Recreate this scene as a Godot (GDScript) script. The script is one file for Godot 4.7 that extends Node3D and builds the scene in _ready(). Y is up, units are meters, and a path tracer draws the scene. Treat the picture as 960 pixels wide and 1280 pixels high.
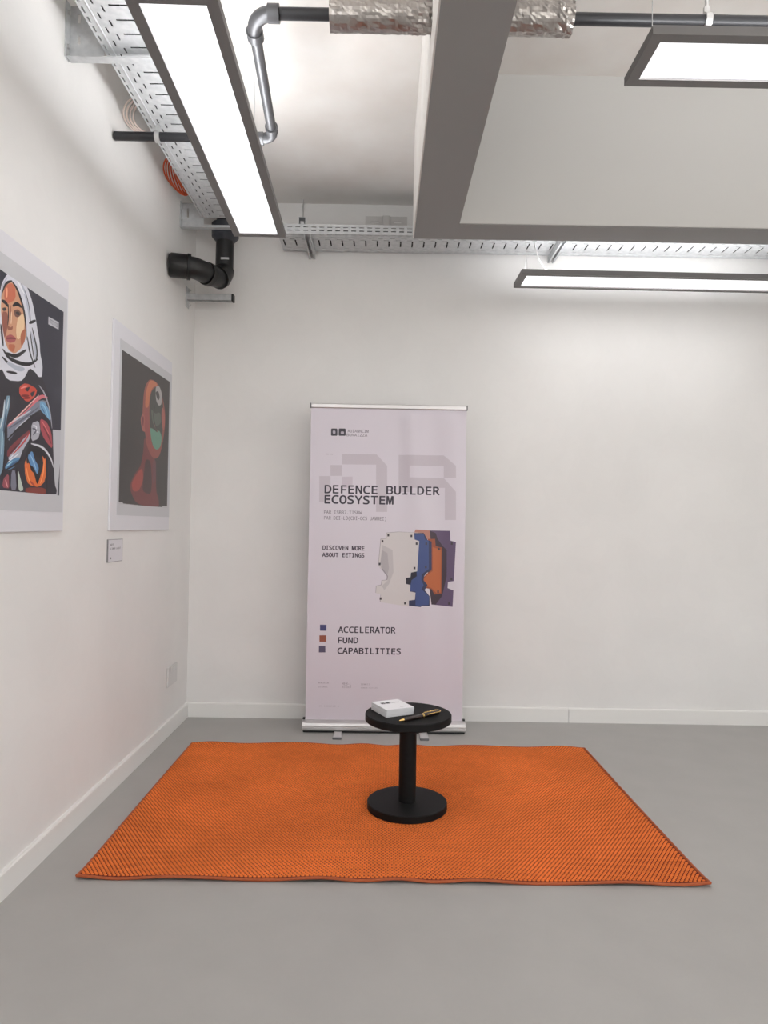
extends Node3D
# A bare white office corner: roll-up banner, orange rug, black side table, framed prints, exposed services and hung light panels.

const CEIL := 3.43        # ceiling of the open bay
const COFFER := 3.63      # ceiling inside the beams
const WL := -1.27         # inner face of the left wall
const WB := -4.68         # inner face of the back wall
const WR := 5.0
const WF := 3.6
var taken := {}
var mats := {}
var rng := RandomNumberGenerator.new()
var kx := 1.0
var ky := 1.0
var soft := 0

# ------------------------------------------------------------------ naming
func numbered(called: String) -> String:
	var n: int = taken.get(called, 0)
	taken[called] = n + 1
	return called if n == 0 else "%s_%03d" % [called, n]

func tag(o: Node, label: String, category := "", group := "", kind := "") -> void:
	o.set_meta("label", label)
	if category: o.set_meta("category", category)
	if group: o.set_meta("group", group)
	if kind: o.set_meta("kind", kind)

func thing(called: String, label: String, category: String, at := Vector3.ZERO, turn := 0.0, group := "") -> Node3D:
	var o := Node3D.new()
	o.name = numbered(called)
	add_child(o)
	o.position = at
	o.rotation.y = turn
	tag(o, label, category, group)
	return o

func obj(called: String, st: SurfaceTool, m: Material, parent: Node = self) -> MeshInstance3D:
	st.generate_normals()
	st.index()
	var o := MeshInstance3D.new()
	o.mesh = st.commit()
	o.material_override = m
	o.name = numbered(called) if parent == self else called
	parent.add_child(o, true)
	return o

func struct(called: String, label: String, st: SurfaceTool, m: Material) -> MeshInstance3D:
	var o := obj(called, st, m)
	tag(o, label, "", "", "structure")
	return o

# ------------------------------------------------------------------ materials
func mat(key: String, c: Color, rough := 0.6, metal := 0.0) -> StandardMaterial3D:
	if mats.has(key): return mats[key]
	var m := StandardMaterial3D.new()
	m.resource_name = key
	m.albedo_color = c
	m.roughness = rough
	m.metallic = metal
	mats[key] = m
	return m

func noise_tex(freq: float, seed_: int, size := 512, ramp: Gradient = null, octaves := 4) -> NoiseTexture2D:
	var n := FastNoiseLite.new()
	n.seed = seed_
	n.frequency = freq
	n.fractal_octaves = octaves
	var t := NoiseTexture2D.new()
	t.width = size
	t.height = size
	t.seamless = true
	t.noise = n
	if ramp: t.color_ramp = ramp
	return t

func ramp2(a: Color, b: Color) -> Gradient:
	var g := Gradient.new()
	g.set_color(0, a)
	g.set_color(1, b)
	return g

func world_tex(m: StandardMaterial3D, t: Texture2D, scale: float) -> void:
	m.albedo_texture = t
	m.uv1_triplanar = true
	m.uv1_world_triplanar = true
	m.uv1_scale = Vector3.ONE * scale

func relief(m: StandardMaterial3D, t: Texture2D, cm: float) -> void:
	m.heightmap_enabled = true
	m.heightmap_texture = t
	m.heightmap_scale = cm

# ------------------------------------------------------------------ shapes
func mb() -> SurfaceTool:
	var st := SurfaceTool.new()
	st.begin(Mesh.PRIMITIVE_TRIANGLES)
	st.set_smooth_group(-1)
	return st

func tri_out(st: SurfaceTool, a: Vector3, b: Vector3, c: Vector3, out: Vector3) -> void:
	# front faces run clockwise
	if (b - a).cross(c - a).dot(out) > 0.0:
		st.add_vertex(a); st.add_vertex(c); st.add_vertex(b)
	else:
		st.add_vertex(a); st.add_vertex(b); st.add_vertex(c)

func quad_out(st: SurfaceTool, a: Vector3, b: Vector3, c: Vector3, d: Vector3, out: Vector3) -> void:
	tri_out(st, a, b, c, out)
	tri_out(st, a, c, d, out)

func box(st: SurfaceTool, c: Vector3, s: Vector3, basis := Basis()) -> void:
	var h := s / 2.0
	for ax in 3:
		for sg in [-1.0, 1.0]:
			var n := Vector3.ZERO
			n[ax] = sg
			var u := Vector3.ZERO
			u[(ax + 1) % 3] = h[(ax + 1) % 3]
			var v := Vector3.ZERO
			v[(ax + 2) % 3] = h[(ax + 2) % 3]
			var o := n * h[ax]
			quad_out(st, c + basis * (o - u - v), c + basis * (o + u - v), c + basis * (o + u + v), c + basis * (o - u + v), basis * n)

func box2(st: SurfaceTool, a: Vector3, b: Vector3) -> void:
	box(st, (a + b) / 2.0, (b - a).abs())

func bevel_box(st: SurfaceTool, c: Vector3, s: Vector3, b: float, basis := Basis()) -> void:
	var h := s / 2.0
	var p := func(sx: float, sy: float, sz: float, ax: int) -> Vector3:
		var q := Vector3(sx * h.x, sy * h.y, sz * h.z)
		for k in 3:
			if k != ax: q[k] -= signf(q[k]) * b
		return c + basis * q
	for ax in 3:
		for s0 in [-1.0, 1.0]:
			var q := []
			for e in [[-1.0, -1.0], [1.0, -1.0], [1.0, 1.0], [-1.0, 1.0]]:
				var v := Vector3.ZERO
				v[ax] = s0
				v[(ax + 1) % 3] = e[0]
				v[(ax + 2) % 3] = e[1]
				q.append(p.call(v.x, v.y, v.z, ax))
			var n := Vector3.ZERO
			n[ax] = s0
			quad_out(st, q[0], q[1], q[2], q[3], basis * n)
	for ax in 3:      # edges along ax
		var i := (ax + 1) % 3
		var j := (ax + 2) % 3
		for si in [-1.0, 1.0]:
			for sj in [-1.0, 1.0]:
				var v := Vector3.ZERO
				v[i] = si
				v[j] = sj
				var lo := v
				lo[ax] = -1.0
				var hi := v
				hi[ax] = 1.0
				quad_out(st, p.call(lo.x, lo.y, lo.z, i), p.call(hi.x, hi.y, hi.z, i), p.call(hi.x, hi.y, hi.z, j), p.call(lo.x, lo.y, lo.z, j), basis * v)
	for sx in [-1.0, 1.0]:
		for sy in [-1.0, 1.0]:
			for sz in [-1.0, 1.0]:
				tri_out(st, p.call(sx, sy, sz, 0), p.call(sx, sy, sz, 1), p.call(sx, sy, sz, 2), basis * Vector3(sx, sy, sz))

func prism(st: SurfaceTool, poly: PackedVector2Array, depth: float, xf := Transform3D()) -> void:
	# polygon in the local xy plane, extruded along +z
	var ids := Geometry2D.triangulate_polygon(poly)
	for k in range(0, ids.size(), 3):
		var a := poly[ids[k]]; var b := poly[ids[k + 1]]; var c := poly[ids[k + 2]]
		tri_out(st, xf * Vector3(a.x, a.y, 0), xf * Vector3(b.x, b.y, 0), xf * Vector3(c.x, c.y, 0), -xf.basis.z)
		tri_out(st, xf * Vector3(a.x, a.y, depth), xf * Vector3(b.x, b.y, depth), xf * Vector3(c.x, c.y, depth), xf.basis.z)
	var cw := -1.0 if Geometry2D.is_polygon_clockwise(poly) else 1.0
	for k in poly.size():
		var a := poly[k]
		var b := poly[(k + 1) % poly.size()]
		var n := Vector3(b.y - a.y, a.x - b.x, 0) * cw
		quad_out(st, xf * Vector3(a.x, a.y, 0), xf * Vector3(b.x, b.y, 0), xf * Vector3(b.x, b.y, depth), xf * Vector3(a.x, a.y, depth), xf.basis * n)

func lathe(st: SurfaceTool, prof: Array, segs := 32, xf := Transform3D(), soft := false) -> void:
	# profile of Vector2(radius, height); outward lies to the right of its direction of travel
	for k in prof.size() - 1:
		var p: Vector2 = prof[k]
		var q: Vector2 = prof[k + 1]
		st.set_smooth_group(1 if soft else 10 + k)
		var d := q - p
		for i in segs:
			var a0 := TAU * i / segs
			var a1 := TAU * (i + 1) / segs
			var e0 := Vector3(cos(a0), 0, sin(a0))
			var e1 := Vector3(cos(a1), 0, sin(a1))
			var out := xf.basis * ((e0 + e1).normalized() * d.y - Vector3.UP * d.x)
			var A := xf * (e0 * p.x + Vector3.UP * p.y)
			var B := xf * (e1 * p.x + Vector3.UP * p.y)
			var C := xf * (e1 * q.x + Vector3.UP * q.y)
			var D := xf * (e0 * q.x + Vector3.UP * q.y)
			if p.x < 1e-6: tri_out(st, A, C, D, out)
			elif q.x < 1e-6: tri_out(st, A, B, D, out)
			else: quad_out(st, A, B, C, D, out)
	st.set_smooth_group(-1)

func tube(st: SurfaceTool, path: Array, r, segs := 16, caps := true) -> void:
	# r: one radius, or one for each point
	var n := path.size()
	var rings := []
	var up := Vector3.UP
	for k in n:
		var t: Vector3 = (path[mini(k + 1, n - 1)] - path[maxi(k - 1, 0)]).normalized()
		var s := up.cross(t)
		if s.length() < 0.05: s = Vector3.RIGHT.cross(t)
		s = s.normalized()
		up = t.cross(s).normalized()
		var rad: float = r[k] if r is Array else r
		var ring := []
		for i in segs:
			var a := TAU * i / segs
			ring.append(path[k] + (s * cos(a) + up * sin(a)) * rad)
		rings.append(ring)
	st.set_smooth_group(2)
	for k in n - 1:
		var mid: Vector3 = (path[k] + path[k + 1]) / 2.0
		for i in segs:
			var j := (i + 1) % segs
			var a: Vector3 = rings[k][i]
			var b: Vector3 = rings[k][j]
			var c: Vector3 = rings[k + 1][j]
			var d: Vector3 = rings[k + 1][i]
			quad_out(st, a, b, c, d, (a + b + c + d) / 4.0 - mid)
	st.set_smooth_group(-1)
	if caps:
		for e in [0, n - 1]:
			var out: Vector3 = path[e] - path[1 if e == 0 else n - 2]
			for i in segs:
				tri_out(st, path[e], rings[e][i], rings[e][(i + 1) % segs], out)

func bez(a: Vector3, c: Vector3, b: Vector3, n := 10) -> Array:
	var out := []
	for k in n + 1:
		var t := float(k) / n
		out.append(a.lerp(c, t).lerp(c.lerp(b, t), t))
	return out

func bez3(a: Vector3, c: Vector3, d: Vector3, b: Vector3, n := 14) -> Array:
	var out := []
	for k in n + 1:
		out.append(a.bezier_interpolate(c, d, b, float(k) / n))
	return out

func slotted(st: SurfaceTool, xf: Transform3D, w: float, l: float, t: float, rows: Array) -> void:
	# a plate in the local xz plane, w by l, with rows of slots: [x of the row, slot size in x, slot size in z, pitch, offset]
	var x := 0.0
	for r in rows:
		var x0: float = r[0] - r[1] / 2.0
		var x1: float = r[0] + r[1] / 2.0
		if x0 > x + 1e-4: box(st, xf * Vector3((x + x0) / 2, 0, l / 2), Vector3(x0 - x, t, l), xf.basis)
		var z := 0.0
		var s: float = r[4]
		while s + r[2] < l:
			box(st, xf * Vector3((x0 + x1) / 2, 0, (z + s) / 2), Vector3(x1 - x0, t, s - z), xf.basis)
			z = s + r[2]
			s += r[3]
		box(st, xf * Vector3((x0 + x1) / 2, 0, (z + l) / 2), Vector3(x1 - x0, t, l - z), xf.basis)
		x = x1
	if w > x + 1e-4: box(st, xf * Vector3((x + w) / 2, 0, l / 2), Vector3(w - x, t, l), xf.basis)

# ------------------------------------------------------------------ flat print
func fill_poly(im: Image, pts: PackedVector2Array, c: Color) -> void:
	var lo := INF
	var hi := -INF
	for p in pts:
		lo = minf(lo, p.y)
		hi = maxf(hi, p.y)
	var n := pts.size()
	for y in range(maxi(0, ceili(lo - 0.5)), mini(im.get_height(), ceili(hi - 0.5))):
		var xs := []
		var yy := y + 0.5
		for k in n:
			var a := pts[k]
			var b := pts[(k + 1) % n]
			if (a.y <= yy) != (b.y <= yy): xs.append(a.x + (yy - a.y) * (b.x - a.x) / (b.y - a.y))
		xs.sort()
		for k in range(0, xs.size() - 1, 2):
			var x0 := clampi(ceili(xs[k] - 0.5), 0, im.get_width())
			var x1 := clampi(ceili(xs[k + 1] - 0.5), 0, im.get_width())
			if x1 > x0: im.fill_rect(Rect2i(x0, y, x1 - x0, 1), c)

func paint(im: Image, c: Color, xy: Array) -> void:
	var pts := PackedVector2Array()
	for k in range(0, xy.size(), 2): pts.append(Vector2(xy[k] * kx, xy[k + 1] * ky))
	for pass_ in soft:      # cut the corners: brush shapes are round
		var cut := PackedVector2Array()
		for k in pts.size():
			var q := pts[(k + 1) % pts.size()]
			cut.append(pts[k].lerp(q, 0.2))
			cut.append(pts[k].lerp(q, 0.8))
		pts = cut
	fill_poly(im, pts, c)

func stroke(im: Image, c: Color, xy: Array, w: float) -> void:
	var p := []
	for k in range(0, xy.size(), 2): p.append(Vector2(xy[k] * kx, xy[k + 1] * ky))
	for pass_ in 2:
		var cut := [p[0]]
		for k in p.size() - 1:
			cut.append(p[k].lerp(p[k + 1], 0.25))
			cut.append(p[k].lerp(p[k + 1], 0.75))
		cut.append(p[-1])
		p = cut
	var left := PackedVector2Array()
	var right := PackedVector2Array()
	var n := p.size()
	for k in n:
		var t: Vector2 = (p[mini(k + 1, n - 1)] - p[maxi(k - 1, 0)]).normalized().orthogonal()
		var d := t * w * kx * (0.25 + 0.75 * sin(PI * clampf(float(k) / (n - 1), 0.02, 0.98)))
		left.append(p[k] - d)
		right.append(p[k] + d)
	right.reverse()
	left.append_array(right)
	fill_poly(im, left, c)

func letter(im: Image, text: String, x0: float, y0: float, x1: float, y1: float, c: Color, weight := 0.0) -> void:
	# lettering printed into the box x0..x1, y0..y1 (print units)
	var f := SystemFont.new()
	f.font_names = PackedStringArray(["Droid Sans Mono"])
	var t := TextMesh.new()
	t.font = f
	t.text = text
	t.font_size = 64
	t.depth = 0.0
	t.curve_step = 2.0
	var arr := t.get_mesh_arrays()
	var v: PackedVector3Array = arr[Mesh.ARRAY_VERTEX]
	var ids: PackedInt32Array = arr[Mesh.ARRAY_INDEX]
	if v.is_empty(): return
	var lo := Vector3(INF, INF, 0)
	var hi := Vector3(-INF, -INF, 0)
	for p in v:
		lo = lo.min(p)
		hi = hi.max(p)
	for k in range(0, ids.size(), 3):
		var pts := PackedVector2Array()
		for j in 3:
			var p := v[ids[k + j]]
			pts.append(Vector2((x0 + (p.x - lo.x) / (hi.x - lo.x) * (x1 - x0)) * kx, (y0 + (hi.y - p.y) / (hi.y - lo.y) * (y1 - y0)) * ky))
		fill_poly(im, pts, c)
		for q in ([Vector2(1, 0), Vector2(-1, 0), Vector2(0, 1), Vector2(0, -1)] if weight > 0.0 else []):
			var moved := PackedVector2Array()
			for p in pts: moved.append(p + q * weight * 3.0)
			fill_poly(im, moved, c)

func print_mat(key: String, im: Image, w: int, h: int, rough: float) -> StandardMaterial3D:
	im.resize(w, h, Image.INTERPOLATE_BILINEAR)
	var m := mat(key, Color.WHITE, rough)
	m.albedo_texture = ImageTexture.create_from_image(im)
	m.texture_repeat = false
	return m

func sheet(st: SurfaceTool, a: Vector3, b: Vector3, c: Vector3, d: Vector3, out: Vector3) -> void:
	# top-left, top-right, bottom-right, bottom-left as read
	var p := [a, b, c, d]
	var uv := [Vector2(0, 0), Vector2(1, 0), Vector2(1, 1), Vector2(0, 1)]
	for t in [[0, 1, 2], [0, 2, 3]]:
		var ids: Array = t
		if (p[t[1]] - p[t[0]]).cross(p[t[2]] - p[t[0]]).dot(out) > 0.0: ids = [t[0], t[2], t[1]]
		for i in ids:
			st.set_uv(uv[i])
			st.add_vertex(p[i])

# ------------------------------------------------------------------ builders
func light_panel(label: String, at: Vector3, length: float, width: float, turn: float, tops: Array, down: float, up: float) -> Node3D:
	# length along local x; bottom of the frame at y = 0
	var t := thing("light_panel", label, "ceiling light", at, turn, "hung rectangular light panels")
	var dark := mat("anodised_frame", Color(0.46, 0.45, 0.45), 0.45, 0.0)
	var hx := length / 2.0
	var hz := width / 2.0
	var b := 0.036
	var hgt := 0.028
	var lay := Transform3D(Basis(Vector3.RIGHT, Vector3(0, 0, 1), Vector3.UP), Vector3.ZERO)
	var o := [Vector2(-hx, -hz), Vector2(hx, -hz), Vector2(hx, hz), Vector2(-hx, hz)]
	var i := [Vector2(-hx + b, -hz + b), Vector2(hx - b, -hz + b), Vector2(hx - b, hz - b), Vector2(-hx + b, hz - b)]
	for k in 4:
		var st := mb()
		var j := (k + 1) % 4
		prism(st, PackedVector2Array([o[k], o[j], i[j], i[k]]), hgt, lay)
		obj("frame_rail", st, dark, t)
	var glow := mat("diffuser_glow", Color(0.95, 0.95, 0.95), 0.4)
	glow.emission_enabled = true
	glow.emission = Color(0.97, 0.98, 1.0)
	glow.emission_energy_multiplier = LAMP_GLOW
	var d := mb()
	box(d, Vector3(0, 0.008, 0), Vector3(length - 2 * b, 0.004, width - 2 * b))
	obj("lower_diffuser", d, glow, t)
	var u := mb()
	box(u, Vector3(0, 0.022, 0), Vector3(length - 2 * b, 0.004, width - 2 * b))
	obj("upper_diffuser", u, glow, t)
	for way in [-1.0, 1.0]:
		var l := AreaLight3D.new()
		l.name = "panel_light"
		t.add_child(l, true)
		l.area_size = Vector2(length - 2 * b, width - 2 * b)
		l.position = Vector3(0, 0.005 if way < 0 else 0.0255, 0)
		l.rotation_degrees.x = 90.0 * way
		l.light_energy = down if way < 0 else up
		l.light_color = Color(0.992, 0.996, 1.0)
		l.shadow_enabled = true
		l.area_range = 14.0
	var steel := mat("wire", Color(0.75, 0.75, 0.75), 0.35, 0.8)
	for w in tops:      # [local x, ceiling height above the frame, height of the fork]
		var st := mb()
		var fork := Vector3(w[0], w[2], 0)
		tube(st, [Vector3(w[0] - 0.012, hgt, hz - 0.03), fork], 0.0011, 6)
		tube(st, [Vector3(w[0] + 0.012, hgt, -hz + 0.03), fork], 0.0011, 6)
		tube(st, [fork, Vector3(w[0], w[1], 0)], 0.0013, 6)
		obj("suspension_wire", st, steel, t)
	return t

func slot_tray(label: String, at: Vector3, turn: float, w: float, l: float, deep: float) -> Node3D:
	# floor in local xz from the corner, flanges rising along both long sides
	var t := thing("cable_tray", label, "cable tray", at, turn, "perforated cable trays under the ceiling")
	var m: StandardMaterial3D = mats["galvanised"]
	var st := mb()
	slotted(st, Transform3D(), w, l, 0.002, [[0.012, 0.007, 0.03, 0.05, 0.01], [0.058, 0.007, 0.032, 0.075, 0.03], [0.086, 0.007, 0.032, 0.075, 0.066], [w / 2, 0.096, 0.009, 0.075, 0.02], [w - 0.062, 0.006, 0.03, 0.075, 0.03], [w - 0.012, 0.007, 0.03, 0.05, 0.01]])
	obj("tray_floor", st, m, t)
	var bead := mb()
	for x in [0.036, w - 0.036]: tube(bead, [Vector3(x, -0.001, 0), Vector3(x, -0.001, l)], 0.004, 8)
	obj("stiffening_bead", bead, m, t)
	for s in 2:
		var f := mb()
		var x := 0.0 if s == 0 else w
		slotted(f, Transform3D(Basis(Vector3.UP, Vector3.RIGHT, Vector3(0, 0, 1)), Vector3(x, 0, 0)), deep, l, 0.002, [[0.020, 0.006, 0.03, 0.05, 0.012], [0.042, 0.006, 0.03, 0.05, 0.012]])
		obj("side_flange", f, m, t)
	return t

func tray_bracket(label: String, z: float, tall: float) -> void:
	var t := thing("tray_bracket", label, "bracket", Vector3(WL, 3.098, z), 0.0, "tray brackets on the left wall")
	var m: StandardMaterial3D = mats["galvanised"]
	var c := CSGPolygon3D.new()
	c.name = "web_plate"
	c.polygon = PackedVector2Array([Vector2(0.004, 0.03), Vector2(0.012, 0.012), Vector2(0.03, 0.004), Vector2(0.49, 0.004), Vector2(0.49, 0.028), Vector2(0.14, 0.028), Vector2(0.14, tall), Vector2(0.004, tall)])
	c.depth = 0.004
	c.material = m
	for y in [0.09, tall - 0.05]:
		var s := CSGBox3D.new()
		s.name = "slot"
		s.operation = CSGShape3D.OPERATION_SUBTRACTION
		s.size = Vector3(0.012, 0.035, 0.1)
		s.position = Vector3(0.04, y, 0)
		c.add_child(s, true)
	t.add_child(c, true)
	var st := mb()
	box(st, Vector3(0.25, 0.002, 0.016), Vector3(0.48, 0.004, 0.04))
	obj("foot_flange", st, m, t)
	var w := mb()
	box(w, Vector3(0.003, tall / 2, 0.018), Vector3(0.005, tall, 0.036))
	obj("wall_flange", w, m, t)
	for y in [0.05, tall - 0.04]:
		var b := mb()
		lathe(b, [Vector2(0, 0), Vector2(0.009, 0), Vector2(0.009, 0.008), Vector2(0, 0.008)], 6, Transform3D(Basis(Vector3.UP, Vector3.RIGHT, Vector3(0, 0, 1)), Vector3(0.005, y, 0.02)))
		obj("bolt", b, mats["zinc"], t)

func channel_bar(called: String, label: String, category: String, at: Vector3, turn: float, length: float) -> Node3D:
	# a U section of 41 mm, open side down, along local x
	var t := thing(called, label, category, at, turn, "galvanised support channels")
	var st := mb()
	box(st, Vector3(length / 2, 0.0195, 0), Vector3(length, 0.002, 0.041))
	for s in [-1.0, 1.0]:
		box(st, Vector3(length / 2, 0, s * 0.0195), Vector3(length, 0.041, 0.002))
		box(st, Vector3(length / 2, -0.0195, s * 0.015), Vector3(length, 0.002, 0.011))
	obj("channel", st, mats["galvanised"], t)
	return t

func art_board(label: String, at: Vector3, print_material: Material, z0: float, z1: float, y0: float, y1: float, paper: Array) -> void:
	# at: lower left corner as seen, on the left wall; local x runs along the wall
	var t := thing("art_print", label, "wall art", at, PI / 2)
	var b := mb()
	bevel_box(b, Vector3(0.4525, 0.4965, 0.005), Vector3(0.905, 0.993, 0.010), 0.0015)
	obj("backing_board", b, mat("board_white", Color(0.86, 0.855, 0.875), 0.5), t)
	var p := mb()
	box2(p, Vector3(paper[0], paper[2], 0.010), Vector3(paper[1], paper[3], 0.0112))
	obj("paper_sheet", p, mat("paper_grey", Color(0.775, 0.775, 0.79), 0.42), t)
	var s := mb()
	sheet(s, Vector3(z0, y1, 0.0115), Vector3(z1, y1, 0.0115), Vector3(z1, y0, 0.0115), Vector3(z0, y0, 0.0115), Vector3(0, 0, 1))
	obj("printed_picture", s, print_material, t)

func rug_wave(x: float, z: float) -> float:
	# x, z from the rug's middle: the two long edges ripple a little
	var f := exp(-(0.775 - absf(z)) / 0.05)
	var s := 0.5 + 0.5 * sin(x * 17.0 + signf(z) * 1.3 + 1.5 * sin(x * 5.0))
	return f * 0.009 * s + 0.0015 * sin(x * 4.0 + z * 3.0) + 0.0015

# ------------------------------------------------------------------ prints
func blank(w: int, h: int, c: Color, units_w: float, units_h: float) -> Image:
	var im := Image.create_empty(w, h, false, Image.FORMAT_RGB8)
	im.fill(c)
	kx = w / units_w
	ky = h / units_h
	return im

func portrait_print() -> StandardMaterial3D:
	var im := blank(1536, 1536, Color8(47, 46, 60), 1000.0, 1000.0)
	soft = 1
	# the side beyond the frame: the same shawl going on to the left
	paint(im, Color8(200, 208, 214), [330, 300, 400, 380, 400, 520, 300, 560, 260, 420])
	paint(im, Color8(42, 38, 48), [60, 1000, 90, 760, 170, 560, 330, 440, 420, 460, 420, 1000])
	paint(im, Color8(126, 132, 148), [150, 700, 230, 560, 400, 470, 400, 560, 260, 640])
	paint(im, Color8(170, 72, 82), [130, 900, 190, 740, 400, 620, 400, 700, 240, 820])
	paint(im, Color8(88, 140, 182), [200, 980, 250, 820, 400, 730, 400, 860, 300, 1000])
	soft = 0
	paint(im, Color8(190, 190, 196), [771, 669, 1020, 644, 980, 1007, 787, 1002])
	soft = 1
	paint(im, Color8(42, 38, 48), [353, 461, 600, 434, 682, 383, 757, 378, 819, 432, 869, 483, 895, 582, 913, 662, 926, 786, 948, 945, 973, 972, 965, 1000, 377, 997])
	paint(im, Color8(214, 214, 224), [360, 126, 402, 99, 415, 55, 453, 0, 494, -24, 558, -28, 627, -4, 678, 52, 715, 127, 729, 167, 757, 229, 766, 291, 793, 341, 790, 403, 753, 411, 728, 395, 668, 384, 625, 443, 592, 468, 476, 488, 433, 445, 404, 464, 373, 426, 378, 312])
	paint(im, Color8(204, 150, 118), [413, 107, 426, 62, 475, 27, 517, 23, 550, 41, 586, 83, 616, 134, 631, 209, 622, 260, 585, 313, 532, 351, 480, 347, 447, 309, 424, 241, 411, 177])
	paint(im, Color8(198, 108, 80), [436, 64, 486, 29, 523, 33, 531, 90, 470, 134, 434, 123])
	paint(im, Color8(234, 200, 160), [556, 153, 605, 137, 613, 184, 599, 249, 551, 280, 538, 236])
	paint(im, Color8(150, 90, 75), [421, 185, 461, 172, 473, 203, 465, 258, 447, 304, 426, 252])
	paint(im, Color8(150, 92, 72), [464, 229, 490, 239, 512, 223, 510, 242, 471, 256])
	paint(im, Color8(176, 100, 70), [576, 243, 619, 200, 622, 260, 590, 306])
	paint(im, Color8(120, 80, 70), [515, 149, 555, 130, 586, 143, 556, 170, 526, 174])
	paint(im, Color8(60, 50, 50), [529, 153, 555, 141, 575, 150, 551, 162])
	paint(im, Color8(60, 50, 50), [421, 169, 448, 156, 459, 167, 431, 180])
	paint(im, Color8(168, 84, 86), [456, 289, 497, 266, 545, 273, 530, 295, 488, 311, 462, 308])
	paint(im, Color8(190, 110, 80), [478, 317, 541, 304, 524, 347, 485, 343])
	stroke(im, Color8(25, 22, 28), [506, 131, 543, 106, 585, 112], 9)
	stroke(im, Color8(25, 22, 28), [415, 136, 449, 134, 470, 147], 9)
	stroke(im, Color8(25, 22, 28), [470, 134, 474, 191, 470, 233], 4)
	stroke(im, Color8(25, 22, 28), [570, -8, 641, 64, 667, 161], 7)
	stroke(im, Color8(25, 22, 28), [496, 19, 550, 41, 616, 134, 633, 257], 8)
	stroke(im, Color8(25, 22, 28), [653, 168, 715, 135], 7)
	stroke(im, Color8(25, 22, 28), [682, 181, 750, 301, 693, 359], 7)
	stroke(im, Color8(25, 22, 28), [640, 237, 665, 310, 721, 371], 6)
	stroke(im, Color8(25, 22, 28), [434, 353, 492, 388, 656, 377, 743, 322], 9)
	stroke(im, Color8(25, 22, 28), [460, 364, 544, 363, 635, 303], 9)
	stroke(im, Color8(25, 22, 28), [430, 389, 514, 418], 6)
	stroke(im, Color8(25, 22, 28), [469, 449, 558, 437], 6)
	stroke(im, Color8(25, 22, 28), [664, 205, 707, 331], 5)
	stroke(im, Color8(25, 22, 28), [413, 107, 445, 44, 496, 16], 6)
	stroke(im, Color8(25, 22, 28), [414, 244, 438, 341], 8)
	paint(im, Color8(200, 72, 56), [580, 495, 637, 464, 749, 473, 726, 517, 654, 560, 581, 533])
	paint(im, Color8(42, 38, 48), [627, 495, 680, 474, 657, 508])
	paint(im, Color8(42, 38, 48), [675, 508, 730, 483, 701, 525])
	paint(im, Color8(126, 132, 148), [487, 680, 586, 627, 702, 548, 830, 511, 845, 542, 705, 607, 556, 719, 492, 777])
	paint(im, Color8(112, 160, 198), [771, 529, 817, 524, 873, 558, 889, 617, 833, 592, 780, 574])
	paint(im, Color8(170, 72, 82), [782, 614, 849, 624, 899, 671, 917, 759, 854, 732, 812, 704, 784, 667])
	paint(im, Color8(172, 172, 182), [695, 654, 769, 629, 787, 680, 767, 723, 699, 745])
	paint(im, Color8(124, 52, 58), [493, 808, 580, 747, 696, 680, 651, 751, 538, 827, 490, 845])
	paint(im, Color8(176, 180, 192), [485, 857, 571, 792, 626, 741, 697, 699, 686, 734, 629, 792, 596, 846])
	paint(im, Color8(88, 140, 182), [475, 889, 517, 854, 595, 831, 610, 851, 541, 892, 487, 907])
	paint(im, Color8(120, 150, 172), [365, 728, 454, 655, 471, 561, 504, 554, 505, 597, 476, 675, 472, 810, 456, 927, 375, 956])
	paint(im, Color8(224, 110, 46), [643, 855, 671, 794, 816, 784, 852, 808, 850, 931, 786, 968, 685, 961, 652, 918])
	paint(im, Color8(25, 22, 28), [658, 789, 712, 753, 815, 764, 851, 794, 838, 823, 810, 798, 826, 851, 784, 935, 766, 956, 734, 899, 706, 888, 686, 851, 662, 859])
	paint(im, Color8(92, 142, 192), [668, 820, 713, 786, 738, 832, 781, 862, 770, 909, 723, 867, 698, 862])
	paint(im, Color8(130, 50, 40), [661, 975, 852, 965, 860, 1002, 656, 1001])
	paint(im, Color8(150, 70, 82), [467, 944, 509, 916, 523, 989, 458, 987])
	paint(im, Color8(120, 120, 136), [531, 902, 566, 899, 580, 994, 528, 994])
	paint(im, Color8(190, 200, 190), [587, 891, 614, 940, 644, 990, 603, 998, 583, 948])
	stroke(im, Color8(212, 112, 122), [488, 701, 620, 614, 776, 501, 849, 497], 11)
	stroke(im, Color8(216, 216, 222), [699, 755, 815, 757, 898, 803, 932, 855], 7)
	stroke(im, Color8(170, 170, 180), [761, 451, 821, 479, 879, 557, 905, 650], 6)
	stroke(im, Color8(25, 22, 28), [488, 686, 586, 633, 702, 551], 6)
	stroke(im, Color8(25, 22, 28), [556, 719, 705, 613, 767, 590], 6)
	stroke(im, Color8(25, 22, 28), [475, 773, 693, 615], 5)
	stroke(im, Color8(25, 22, 28), [695, 654, 693, 746, 643, 855], 7)
	stroke(im, Color8(25, 22, 28), [514, 907, 524, 995], 6)
	stroke(im, Color8(25, 22, 28), [575, 886, 592, 998], 7)
	stroke(im, Color8(25, 22, 28), [854, 794, 870, 998], 7)
	stroke(im, Color8(25, 22, 28), [476, 907, 614, 851, 629, 792], 6)
	stroke(im, Color8(25, 22, 28), [465, 671, 477, 809, 457, 945], 7)
	stroke(im, Color8(200, 202, 212), [504, 686, 587, 644, 692, 591], 4)
	stroke(im, Color8(90, 94, 110), [500, 709, 622, 646, 766, 560], 4)
	stroke(im, Color8(200, 202, 212), [555, 704, 681, 624], 3)
	stroke(im, Color8(150, 200, 225), [791, 535, 839, 560, 864, 601], 4)
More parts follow.
